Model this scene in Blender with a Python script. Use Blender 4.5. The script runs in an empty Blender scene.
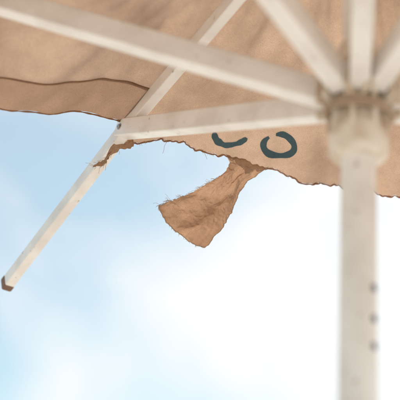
import bpy, bmesh, math, random
from mathutils import Vector, Matrix, noise
random.seed(4)
R = math.radians
scene = bpy.context.scene
EYE = 1.6
POLE = Vector((0.2025, 1.09, 0))

# ------------------------------------------------------------------ materials
def new_mat(name):
    m = bpy.data.materials.new(name); m.use_nodes = True
    nt = m.node_tree; nt.nodes.clear()
    return m, nt, nt.nodes, nt.links

def paint(name, c1, c2, rough=0.38, metal=0.0, scale=18, bump=0.08, spots=0.0):
    m, nt, N, L = new_mat(name)
    out = N.new('ShaderNodeOutputMaterial'); b = N.new('ShaderNodeBsdfPrincipled')
    tc = N.new('ShaderNodeTexCoord')
    n = N.new('ShaderNodeTexNoise'); n.inputs['Scale'].default_value = scale; n.inputs['Detail'].default_value = 8
    r = N.new('ShaderNodeValToRGB'); r.color_ramp.elements[0].position = .36; r.color_ramp.elements[1].position = .58
    r.color_ramp.elements[0].color = (*c2, 1); r.color_ramp.elements[1].color = (*c1, 1)
    n2 = N.new('ShaderNodeTexNoise'); n2.inputs['Scale'].default_value = 220; n2.inputs['Detail'].default_value = 3
    bp = N.new('ShaderNodeBump'); bp.inputs['Strength'].default_value = bump; bp.inputs['Distance'].default_value = .001
    L.new(tc.outputs['Object'], n.inputs['Vector']); L.new(tc.outputs['Object'], n2.inputs['Vector'])
    L.new(n.outputs['Fac'], r.inputs['Fac'])
    col = r.outputs['Color']
    if spots:   # small chips and rust specks
        n3 = N.new('ShaderNodeTexNoise'); n3.inputs['Scale'].default_value = 95; n3.inputs['Detail'].default_value = 4
        r3 = N.new('ShaderNodeValToRGB'); r3.color_ramp.elements[0].position = .67; r3.color_ramp.elements[1].position = .72
        r3.color_ramp.elements[0].color = (0, 0, 0, 1); r3.color_ramp.elements[1].color = (spots, spots, spots, 1)
        mm = N.new('ShaderNodeMixRGB'); mm.inputs[2].default_value = (.26, .16, .10, 1)
        L.new(tc.outputs['Object'], n3.inputs['Vector']); L.new(n3.outputs['Fac'], r3.inputs['Fac'])
        L.new(r3.outputs['Color'], mm.inputs[0]); L.new(col, mm.inputs[1]); col = mm.outputs[0]
    L.new(col, b.inputs['Base Color'])
    L.new(n2.outputs['Fac'], bp.inputs['Height']); L.new(bp.outputs['Normal'], b.inputs['Normal'])
    b.inputs['Roughness'].default_value = rough; b.inputs['Metallic'].default_value = metal
    L.new(b.outputs['BSDF'], out.inputs['Surface'])
    return m

def cloth(name, c1, c2, trans=0.5, weave=900, bumps=.35):
    m, nt, N, L = new_mat(name)
    out = N.new('ShaderNodeOutputMaterial')
    tc = N.new('ShaderNodeTexCoord')
    n = N.new('ShaderNodeTexNoise'); n.inputs['Scale'].default_value = 7; n.inputs['Detail'].default_value = 9; n.inputs['Roughness'].default_value = .62
    r = N.new('ShaderNodeValToRGB'); r.color_ramp.elements[0].position = .34; r.color_ramp.elements[1].position = .66
    r.color_ramp.elements[0].color = (*c2, 1); r.color_ramp.elements[1].color = (*c1, 1)
    w = N.new('ShaderNodeTexNoise'); w.inputs['Scale'].default_value = weave; w.inputs['Detail'].default_value = 1
    w2 = N.new('ShaderNodeTexNoise'); w2.inputs['Scale'].default_value = 45; w2.inputs['Detail'].default_value = 5
    ad = N.new('ShaderNodeMath'); ad.operation = 'MULTIPLY_ADD'; ad.inputs[1].default_value = 3.0
    bp = N.new('ShaderNodeBump'); bp.inputs['Strength'].default_value = bumps; bp.inputs['Distance'].default_value = .0012
    mv = N.new('ShaderNodeMixRGB'); mv.blend_type = 'OVERLAY'; mv.inputs[0].default_value = .4
    d = N.new('ShaderNodeBsdfDiffuse'); d.inputs['Roughness'].default_value = .9
    t = N.new('ShaderNodeBsdfTranslucent'); mx = N.new('ShaderNodeMixShader'); mx.inputs[0].default_value = trans
    for q in (n, w, w2): L.new(tc.outputs['Object'], q.inputs['Vector'])
    L.new(n.outputs['Fac'], r.inputs['Fac'])
    L.new(w2.outputs['Fac'], ad.inputs[0]); L.new(w.outputs['Fac'], ad.inputs[2])
    L.new(ad.outputs[0], bp.inputs['Height'])
    L.new(bp.outputs['Normal'], d.inputs['Normal']); L.new(bp.outputs['Normal'], t.inputs['Normal'])
    L.new(r.outputs['Color'], mv.inputs[1]); L.new(w.outputs['Fac'], mv.inputs[2])
    L.new(mv.outputs[0], d.inputs['Color']); L.new(mv.outputs[0], t.inputs['Color'])
    L.new(d.outputs[0], mx.inputs[1]); L.new(t.outputs[0], mx.inputs[2]); L.new(mx.outputs[0], out.inputs['Surface'])
    return m

M_white = paint('white_painted_metal', (.88, .85, .81), (.77, .73, .68), spots=.5)
M_plastic = paint('aged_white_plastic', (.82, .75, .66), (.60, .48, .35), rough=.5, scale=34)
M_bolt = paint('zinc_bolt', (.55, .53, .5), (.35, .32, .3), rough=.3, metal=.9, scale=60)
M_dark = paint('dark_hole', (.05, .045, .04), (.03, .03, .03), rough=.8)
M_cap = paint('brown_end_cap', (.22, .12, .08), (.12, .07, .05), rough=.6)
M_cloth = cloth('sun_faded_canvas', (.49, .335, .235), (.33, .215, .145), .50)
M_band = cloth('hem_band_canvas', (.40, .255, .17), (.31, .19, .125), .42)
M_flap = cloth('torn_canvas', (.48, .295, .185), (.35, .20, .12), .47, bumps=.5)
M_print = cloth('printed_lettering', (.11, .19, .225), (.075, .14, .175), .38)
M_thread = cloth('frayed_thread', (.60, .47, .36), (.5, .36, .26), .3)
M_cord = cloth('old_cord', (.62, .48, .36), (.42, .29, .2), .1)
M_stone = paint('cast_concrete', (.42, .40, .37), (.3, .29, .27), rough=.85, scale=9, bump=.5)

# ------------------------------------------------------------------ helpers
root = bpy.data.objects.new('patio_umbrella', None); scene.collection.objects.link(root)
root.location = (POLE.x, POLE.y, 0)
def add(name, verts, faces, mat, smooth=False, bevel=0, parent=root):
    me = bpy.data.meshes.new(name); me.from_pydata([tuple(v) for v in verts], [], faces); me.update()
    ob = bpy.data.objects.new(name, me); scene.collection.objects.link(ob); me.materials.append(mat)
    bm = bmesh.new(); bm.from_mesh(me); bmesh.ops.recalc_face_normals(bm, faces=bm.faces); bm.to_mesh(me); bm.free()
    if smooth:
        for p in me.polygons: p.use_smooth = True
    if bevel:
        b = ob.modifiers.new('bevel', 'BEVEL'); b.width = bevel; b.segments = 3; b.limit_method = 'ANGLE'; b.angle_limit = R(40)
        for p in me.polygons: p.use_smooth = True
        b.harden_normals = True
    if parent:
        ob.parent = parent
        ob.matrix_parent_inverse = Matrix.Translation(-parent.location)
    return ob

def lathe(name, prof, mat, seg=64, bevel=0, center=POLE):
    v = []; f = []
    for r, z in prof:
        for i in range(seg):
            a = 2*math.pi*i/seg; v.append((center.x+r*math.cos(a), center.y+r*math.sin(a), z))
    for k in range(len(prof)-1):
        for i in range(seg):
            j = (i+1) % seg; f.append((k*seg+i, k*seg+j, (k+1)*seg+j, (k+1)*seg+i))
    f.append(tuple(range(seg))[::-1]); f.append(tuple((len(prof)-1)*seg+i for i in range(seg)))
    return add(name, v, f, mat, bevel=bevel or .0006)

def beam(name, a, b, w, h, mat, bevel=.0025):
    a = Vector(a); b = Vector(b); d = (b-a).normalized()
    side = d.cross(Vector((0, 0, 1))).normalized(); up = side.cross(d)
    v = []
    for p in (a, b):
        for sx, sz in ((-1, -1), (1, -1), (1, 1), (-1, 1)):
            v.append(p+side*sx*w/2+up*sz*h/2)
    f = [(0, 1, 2, 3), (7, 6, 5, 4)]+[(i, (i+1) % 4, 4+(i+1) % 4, 4+i) for i in range(4)]
    return add(name, v, f, mat, bevel=bevel)

def rod(name, a, b, r, mat, seg=24, bevel=.0006):
    a = Vector(a); b = Vector(b); d = (b-a).normalized()
    x = d.orthogonal().normalized(); y = d.cross(x); v = []
    for p in (a, b):
        for i in range(seg):
            t = 2*math.pi*i/seg; v.append(p+x*r*math.cos(t)+y*r*math.sin(t))
    f = [tuple(range(seg))[::-1], tuple(range(seg, 2*seg))]+[(i, (i+1) % seg, seg+(i+1) % seg, seg+i) for i in range(seg)]
    return add(name, v, f, mat, bevel=bevel)

def tubes(name, lines, mat, parent=root):
    cu = bpy.data.curves.new(name, 'CURVE'); cu.dimensions = '3D'; cu.bevel_depth = 1.0; cu.bevel_resolution = 1; cu.resolution_u = 4
    for pts, r in lines:
        s = cu.splines.new('POLY'); s.points.add(len(pts)-1)
        for i, p in enumerate(pts):
            s.points[i].co = (p[0], p[1], p[2], 1)
            s.points[i].radius = (r if not isinstance(r, (list, tuple)) else r[i])
    ob = bpy.data.objects.new(name, cu); scene.collection.objects.link(ob); cu.materials.append(mat)
    ob.parent = parent; ob.matrix_parent_inverse = Matrix.Translation(-parent.location)
    return ob

def adir(az):   # azimuth measured to the left of +Y
    return Vector((-math.sin(R(az)), math.cos(R(az)), 0))
SJ = .605; ZJ = EYE+.8724; CROWN = EYE+1.122; SLOPE = (CROWN-ZJ)/SJ
def ribp(az, s, dz=0):
    return POLE+adir(az)*s+Vector((0, 0, CROWN-SLOPE*s+dz))

# ------------------------------------------------------------------ pole, hub, base
HU = .014; ATT = .684
lathe('pole', [(.0228, .06), (.0228, EYE+1.10)], M_white)
lathe('base_tube', [(.0, .10), (.034, .10), (.034, .42), (.030, .425), (.0246, .425)], M_white)
lathe('base_slab', [(.30, 0.0), (.31, .02), (.31, .07), (.27, .10), (.05, .115)], M_stone)
lathe('runner_hub', [(r, EYE+z+HU) for r, z in [(.0250, .570), (.034, .572), (.0385, .579), (.0395, .600), (.0375, .610), (.0335, .616), (.031, .632),
                     (.031, .676), (.033, .690), (.040, .698), (.041, .708), (.036, .715), (.0300, .720), (.029, .745), (.0250, .748)]], M_plastic, bevel=.002)
for i in range(8):      # moulded reinforcing fins under the collar
    a = R(22.5+45*i); d = Vector((math.cos(a), math.sin(a), 0)); c = POLE+Vector((0, 0, EYE+.638+HU))
    beam('hub_fin_%d' % i, c+d*.028, c+d*.0410, .006, .062, M_plastic, bevel=.002)
lathe('crown_hub', [(.0250, EYE+1.065), (.045, EYE+1.07), (.05, EYE+1.105), (.05, EYE+1.13), (.035, EYE+1.14), (.012, EYE+1.165), (.018, EYE+1.185), (.008, EYE+1.205)], M_plastic, bevel=.002)
for i, z in enumerate((.403, .364, .330)):
    a = Vector((.72, -.69, 0)).normalized()
    p = POLE+a*.0215+Vector((0, 0, EYE+z))
    rod('pole_hole_%d' % i, p, p+a*.0019, .0050, M_dark, bevel=.0003)

AZ = [36, 81, 136, 171, -160, -99, -54, -10.5]
LEN = {-10.5: .665}
for k, az in enumerate(AZ):
    d = adir(az); side = Vector((-d.y, d.x, 0))
    L_ = LEN.get(az, 1.012)
    j = ribp(az, SJ)
    if k == 0:          # outer part of this rib is bent down past the strut joint
        e = POLE+d*1.010+Vector((0, 0, EYE+.661)); dj = (e-j).normalized()
        beam('rib_0', ribp(az, .045), j+(j-ribp(az, .045)).normalized()*.012, .020, .028, M_white)
        beam('rib_0_bent_end', j-dj*.012, e, .0205, .0285, M_white)
        beam('rib_cap_0', e-dj*.004, e+dj*.014, .023, .031, M_cap, bevel=.004)
    else:
        beam('rib_%d' % k, ribp(az, .045), ribp(az, L_), .020, .028, M_white)
        beam('rib_cap_%d' % k, ribp(az, L_-.004), ribp(az, L_+.016), .023, .031, M_cap, bevel=.004)
    a = POLE+d*.044+Vector((0, 0, EYE+ATT))
    dd = (j-a).normalized()
    beam('strut_%d' % k, a-dd*.006, j+dd*.016, .027, .036, M_white, bevel=.003)
    rod('strut_bolt_%d' % k, j-side*.0170, j+side*.0170, .0042, M_bolt)
    rod('strut_washer_%d' % k, j-side*.0147, j+side*.0147, .0065, M_bolt)
    for sg in (-1, 1):
        c = POLE+side*sg*.0175+Vector((0, 0, EYE+ATT-.003))
        beam('hub_ear_%d_%d' % (k, sg > 0), c+d*.026, c+d*.058, .005, .046, M_plastic, bevel=.0015)
    c = a+dd*.002
    rod('hub_pin_%d' % k, c-side*.0225, c+side*.0225, .0035, M_bolt)

# ------------------------------------------------------------------ canopy
def lerp(a, b, t): return a+(b-a)*t
def interp(tab, x):
    for i in range(len(tab)-1):
        if x <= tab[i+1][0]:
            t = (x-tab[i][0])/(tab[i+1][0]-tab[i][0]); t = t*t*(3-2*t)
            return lerp(tab[i][1], tab[i+1][1], t)
    return tab[-1][1]
def surf(az1, az2, w, s, dz=0):
    p = ribp(az1, s).lerp(ribp(az2, s), w)
    e = math.sin(math.pi*w)
    p.z += .0185-.012*e*s
    n = noise.noise(Vector((w*3.5+az1, s*3, 0)))*.018+noise.noise(Vector((w*12+az1, s*7, 3)))*.005
    n += .0040*math.sin(w*26+s*6+az1)*max(0, s-.2)
    cr = noise.noise(Vector((w*2+az1*.3, s*2, 8)))
    n += .007*(1-min(1, abs(cr)*7))
    p.z += n*min(1, e*2.5)+dz
    return p
PANEL = [(AZ[k], AZ[(k+1) % 8]) for k in range(8)]
def hem(k, w):
    if k == 0: base = .605+.15*w+.245*w*w
    elif k == 7: base = interp([(0, .672), (.22, .664), (.40, .647), (.5, .641), (.60, .634), (.72, .632), (.86, .640), (1, .662)], w)
    elif k == 6: base = interp([(0, .95), (.6, .74), (1, .672)], w)
    elif k == 5: base = lerp(1.0, .95, w)
    else: base = 1.0
    if k in (6, 7): base += .008*noise.noise(Vector((w*15, k*3.3, 0)))+.005*noise.noise(Vector((w*55, k, 5)))
    return base
for k in range(8):
    a1, a2 = PANEL[k]; nw, ns = 140, 70
    wid = .086 if k < 6 else 0
    v = []; f = []
    for i in range(nw+1):
        w = i/nw; H = hem(k, w)-(wid-.006 if wid else 0)
        for j in range(ns+1):
            v.append(surf(a1, a2, w, .02+(H-.02)*j/ns))
    for i in range(nw):
        for j in range(ns):
            q = i*(ns+1)+j; f.append((q, q+ns+1, q+ns+2, q+1))
    add('canopy_panel_%d' % k, v, f, M_cloth, smooth=True)
    pts = [surf(a1, a2, i/200, hem(k, i/200)+.001, -.003 if wid else -.001) for i in range(201)]
    rr = [.0015+.0012*noise.noise(Vector((i*.21, k, 9))) for i in range(201)]
    tubes('canopy_hem_%d' % k, [(pts, rr)], M_flap)
    if wid:
        v = []; f = []; ns2 = 18
        for i in range(nw+1):
            w = i/nw; H = hem(k, w)
            for j in range(ns2+1):
                t = j/ns2; s = H-wid+(wid-.001)*t
                puff = .003+.005*math.sin(math.pi*t)*(.6+.4*math.sin(w*9+k))+.003*noise.noise(Vector((w*14, t*2, k)))
                v.append(surf(a1, a2, w, s, -puff))
        for i in range(nw):
            for j in range(ns2):
                q = i*(ns2+1)+j; f.append((q, q+ns2+1, q+ns2+2, q+1))
        add('canopy_hem_band_%d' % k, v, f, M_band, smooth=True)
        pts = [surf(a1, a2, i/120, hem(k, i/120)-wid, -.004) for i in range(121)]
        tubes('canopy_seam_%d' % k, [(pts, .0012)], M_flap)

# printed lettering on the canvas (seen on the underside)
def ribbon(name, k, path, wd, mat):
    a1, a2 = PANEL[k]; v = []; f = []; n = len(path)
    for i, (w, s) in enumerate(path):
        w0, s0 = path[max(0, i-1)]; w1, s1 = path[min(n-1, i+1)]
        tx, ty = (w1-w0)*.5, (s1-s0); l = math.hypot(tx, ty) or 1
        nx, ny = -ty/l, tx/l
        wv = wd*(1+.35*noise.noise(Vector((i*.2, len(name), k))))
        wv *= min(1, .45+min(i, n-1-i)*.2)
        for t in (-1, 1):
            v.append(surf(a1, a2, w+nx*wv*t/2/.5, s+ny*wv*t/2, -.0022))
    for i in range(n-1): f.append((2*i, 2*i+1, 2*i+3, 2*i+2))
    add(name, v, f, mat, smooth=True)
def arc(cw, cs, rw, rs, a0, a1, n=40):
    return [(cw+rw*math.cos(R(a0+(a1-a0)*i/n)), cs+rs*math.sin(R(a0+(a1-a0)*i/n))) for i in range(n+1)]
ribbon('print_letter_1', 7, arc(.36, .592, .068, .024, -40, 292), .014, M_print)
ribbon('print_letter_2', 7, arc(.575, .582, .072, .025, 5, 165), .013, M_print)

# ------------------------------------------------------------------ torn flap
def hang(path_k, w):
    a1, a2 = PANEL[path_k]; return surf(a1, a2, w, hem(path_k, w)-.002)
att = hang(7, .49)
RT = Vector((.985, .14, -.07)).normalized(); DN = Vector((-.02, .30, -.95)).normalized(); FW = RT.cross(DN).normalized()
if FW.y > 0: FW = -FW
S = .00198
def tab2(tab, v):
    for i in range(len(tab)-1):
        if v <= tab[i+1][0]:
            t = (v-tab[i][0])/(tab[i+1][0]-tab[i][0]); return (lerp(tab[i][1], tab[i+1][1], t), lerp(tab[i][2], tab[i+1][2], t))
    return tab[-1][1:]
RE = [(0, 0, 0), (.10, 18, 11), (.20, 8, 20), (.32, 2, 32), (.5, -4, 50), (.75, -13, 73), (1, -27, 94)]
LE = [(0, 0, 0), (.10, -13, 7), (.20, -16, 16), (.32, -24, 25), (.45, -35, 34), (.6, -48, 44), (.8, -63, 54), (1, -79, 64)]
WA, WB = .38, .565       # stretch of torn hem the flap hangs from
def flap(v, w):
    lx, ly = tab2(LE, v); rx, ry = tab2(RE, v)
    x = lerp(lx, rx, w); y = lerp(ly, ry, w)
    b = 11*math.sin(math.pi*w)**.8*v**4; x -= .63*b; y += .77*b
    x += 1.5*noise.noise(Vector((v*10, w*6, 1)))+1.0*noise.noise(Vector((v*35, w*20, 1)))
    y += 1.8*noise.noise(Vector((v*10, w*6, 7)))+1.0*noise.noise(Vector((v*35, w*20, 7)))
    fold = max(0, 1-abs(w-.60-.12*math.sin(v*3))/.2)          # hanging pleat
    dep = 11*math.sin(math.pi*w)*v-14*v*w+5*math.sin(v*7+w*3)+5*noise.noise(Vector((v*4, w*4, 2)))+1.3*noise.noise(Vector((v*9, w*9, 4)))
    dep += 9*fold*fold*(3-2*fold)*(.3+.7*v)
    dep += -12*max(0, v-.75)/.25*max(0, .35-w)
    p = att+RT*x*S+DN*y*S+FW*dep*S
    if v < .10:
        t = v/.10; t = t*t*(3-2*t)
        lx, ly = LE[1][1:]; rx, ry = RE[1][1:]
        q = hang(7, lerp(WB, WA, w)); p0 = att+RT*lerp(lx, rx, w)*S+DN*lerp(ly, ry, w)*S+FW*dep*S
        p = q.lerp(p0, t)
    return p
n1, n2 = 110, 80; v = []; f = []
for i in range(n1+1):
    for j in range(n2+1): v.append(flap(i/n1, j/n2))
for i in range(n1):
    for j in range(n2):
        q = i*(n2+1)+j; f.append((q, q+1, q+n2+2, q+n2+1))
add('torn_flap', v, f, M_flap, smooth=True)
tubes('torn_flap_rim', [([flap(1, j/60) for j in range(61)], [.0011+.0005*noise.noise(Vector((i*.6, 0, 0))) for i in range(61)]),
                        ([flap(j/60, 1) for j in range(61)], .0008)], M_thread)
th = []
def thread(p, d, L_, r=.00022, curl=.5):
    pts = [p.copy()]; d = d.normalized(); n = 9; ph = Vector((random.random()*9, random.random()*9, random.random()*9))
    for i in range(n):
        nn = noise.noise_vector(ph+Vector((i*.45, 0, 0)))*curl
        d = (d+nn+Vector((0, 0, -.10))).normalized(); p = p+d*L_/n; pts.append(p.copy())
    th.append((pts, r))
for i in range(90):
    v_ = random.uniform(.3, 1); p = flap(v_, 0); thread(p, -RT*.9-DN*random.uniform(-.5, .5)+FW*random.uniform(-.4, .4), random.uniform(.003, .012))
for i in range(14):
    p = flap(random.uniform(.85, 1), 0); thread(p, -RT-DN*random.uniform(-.2, .6), random.uniform(.008, .02), .00024, .6)
for i in range(30):
    p = flap(1, random.random()); thread(p, DN-RT*random.uniform(-.3, 1), random.uniform(.002, .006))
for i in range(110):
    w = random.random(); p = hang(7, w); thread(p, Vector((random.uniform(-.6, .6), random.uniform(-.4, .4), -1)), random.uniform(.003, .009))
thread(hang(7, .80), Vector((-.5, 0, -1)), .03, .0003, .5)
thread(hang(7, .66), Vector((.6, 0, -1)), .022, .0003, .6)

# torn strip of the corner, hanging in front of the rib beside the strut joint
sc0 = hang(7, .94)
def scrap(v, w):
    wd = 6.5-4.5*v+1.5*math.sin(v*17)
    x = 5-36*v**1.1+(w-.5)*wd*.7+2.0*math.sin(v*9); y = -4+42*v**.95+(w-.5)*wd+1.5*math.sin(v*11)
    x += 2*noise.noise(Vector((v*12, w*4, 3))); y += 2*noise.noise(Vector((v*12, w*4, 5)))
    return sc0+RT*x*S+DN*y*S+FW*(30*min(1, v*2.2)+2*math.sin(v*6+w*2)+2*w)*S
v = []; f = []
for i in range(61):
    for j in range(11): v.append(scrap(i/60, j/10))
for i in range(60):
    for j in range(10):
        q = i*11+j; f.append((q, q+1, q+12, q+11))
add('torn_strip', v, f, M_flap, smooth=True)
for i in range(30):
    p = scrap(random.uniform(.4, 1), random.choice((0, 1))); thread(p, Vector((random.uniform(-1, .1), 0, random.uniform(-.8, .3))), random.uniform(.006, .018), .00025, .6)
tubes('frayed_threads', th, M_thread)

# cord tied round the hub
c = []
for i in range(160):
    a = i/159*math.pi*2*3.2; r = .0435+.002*math.sin(a*2.3)
    c.append((POLE.x+r*math.cos(a), POLE.y+r*math.sin(a), EYE+.648+.004*math.sin(a*.9)+.008*i/159))
tail = []
for i in range(30):
    t = i/29; tail.append((POLE.x-.050-.006*math.sin(t*5), POLE.y-.022, EYE+.71-.10*t))
tubes('hub_cord', [(c, .0024), (tail, .002)], M_cord)

# ------------------------------------------------------------------ ground
m, nt, N, L = new_mat('sunlit_paving')
out = N.new('ShaderNodeOutputMaterial'); b = N.new('ShaderNodeBsdfPrincipled'); b.inputs['Roughness'].default_value = .85
tc = N.new('ShaderNodeTexCoord'); br = N.new('ShaderNodeTexBrick')
br.inputs['Scale'].default_value = 1.0; br.inputs['Color1'].default_value = (.56, .51, .45, 1); br.inputs['Color2'].default_value = (.50, .46, .41, 1)
br.inputs['Mortar'].default_value = (.24, .22, .2, 1); br.inputs['Mortar Size'].default_value = .008
nz = N.new('ShaderNodeTexNoise'); nz.inputs['Scale'].default_value = 3; nz.inputs['Detail'].default_value = 8
mx = N.new('ShaderNodeMixRGB'); mx.blend_type = 'OVERLAY'; mx.inputs[0].default_value = .35
L.new(tc.outputs['Object'], br.inputs['Vector']); L.new(tc.outputs['Object'], nz.inputs['Vector'])
L.new(br.outputs['Color'], mx.inputs[1]); L.new(nz.outputs['Fac'], mx.inputs[2]); L.new(mx.outputs[0], b.inputs['Base Color'])
L.new(b.outputs[0], out.inputs[0])
add('ground', [(-1500, -1500, 0), (1500, -1500, 0), (1500, 1500, 0), (-1500, 1500, 0)], [(0, 1, 2, 3)], m, parent=None)

# ------------------------------------------------------------------ sky
EL, ROT = 55, 35
wd = bpy.data.worlds.new("World"); scene.world = wd; wd.use_nodes = True
nt = wd.node_tree; N = nt.nodes; L = nt.links; N.clear()
out = N.new('ShaderNodeOutputWorld'); bg = N.new('ShaderNodeBackground'); bg.inputs['Strength'].default_value = .15
sky = N.new('ShaderNodeTexSky'); sky.sky_type = 'NISHITA'; sky.sun_disc = False
sky.sun_elevation = R(EL); sky.sun_rotation = R(ROT); sky.air_density = 1.0; sky.dust_density = 1.0; sky.ozone_density = 1.0
tint = N.new('ShaderNodeMixRGB'); tint.blend_type = 'MULTIPLY'; tint.inputs[0].default_value = 1; tint.inputs[2].default_value = (.80, 1.05, .93, 1)
tc = N.new('ShaderNodeTexCoord')
nz = N.new('ShaderNodeTexNoise'); nz.inputs['Scale'].default_value = 4.2; nz.inputs['Detail'].default_value = 5; nz.inputs['Roughness'].default_value = .5
nz.inputs['Distortion'].default_value = .3
dt = N.new('ShaderNodeVectorMath'); dt.operation = 'DOT_PRODUCT'; dt.inputs[1].default_value = (.80, .1, -.14)
ma = N.new('ShaderNodeMath'); ma.operation = 'MULTIPLY_ADD'; ma.inputs[1].default_value = 1.0
rp = N.new('ShaderNodeValToRGB'); rp.color_ramp.elements[0].position = .36; rp.color_ramp.elements[1].position = .66
rp.color_ramp.elements[0].color = (.32, .32, .32, 1); rp.color_ramp.elements[1].color = (1, 1, 1, 1)
mx = N.new('ShaderNodeMixRGB'); mx.inputs[2].default_value = (6.7, 6.8, 6.85, 1)
L.new(tc.outputs['Generated'], nz.inputs['Vector']); L.new(tc.outputs['Generated'], dt.inputs[0])
L.new(dt.outputs['Value'], ma.inputs[0]); L.new(nz.outputs['Fac'], ma.inputs[2]); L.new(ma.outputs[0], rp.inputs['Fac'])
L.new(sky.outputs[0], tint.inputs[1])
L.new(rp.outputs['Color'], mx.inputs[0]); L.new(tint.outputs[0], mx.inputs[1]); L.new(mx.outputs[0], bg.inputs['Color'])
L.new(bg.outputs[0], out.inputs[0])

sd = bpy.data.lights.new('sun', 'SUN'); sd.energy = 5; sd.angle = R(.5); sd.color = (1, .94, .86)
so = bpy.data.objects.new('sun', sd); scene.collection.objects.link(so)
dv = Vector((math.sin(R(ROT))*math.cos(R(EL)), math.cos(R(ROT))*math.cos(R(EL)), math.sin(R(EL))))
so.rotation_euler = dv.to_track_quat('Z', 'Y').to_euler(); so.location = dv*20

# ------------------------------------------------------------------ camera
cd = bpy.data.cameras.new('camera'); cam = bpy.data.objects.new('camera', cd); scene.collection.objects.link(cam)
cd.lens = 85; cd.sensor_width = 36; cd.clip_end = 5000; cd.clip_start = .05
cam.matrix_world = Matrix.Translation((0, 0, EYE)) @ Matrix.Rotation(R(115), 4, 'X') @ Matrix.Rotation(R(4.7), 4, 'Z')
cd.dof.use_dof = True; cd.dof.focus_distance = 1.80; cd.dof.aperture_fstop = 2.6
scene.camera = cam
scene.view_settings.view_transform = 'Standard'; scene.view_settings.look = 'None'; scene.view_settings.exposure = 0
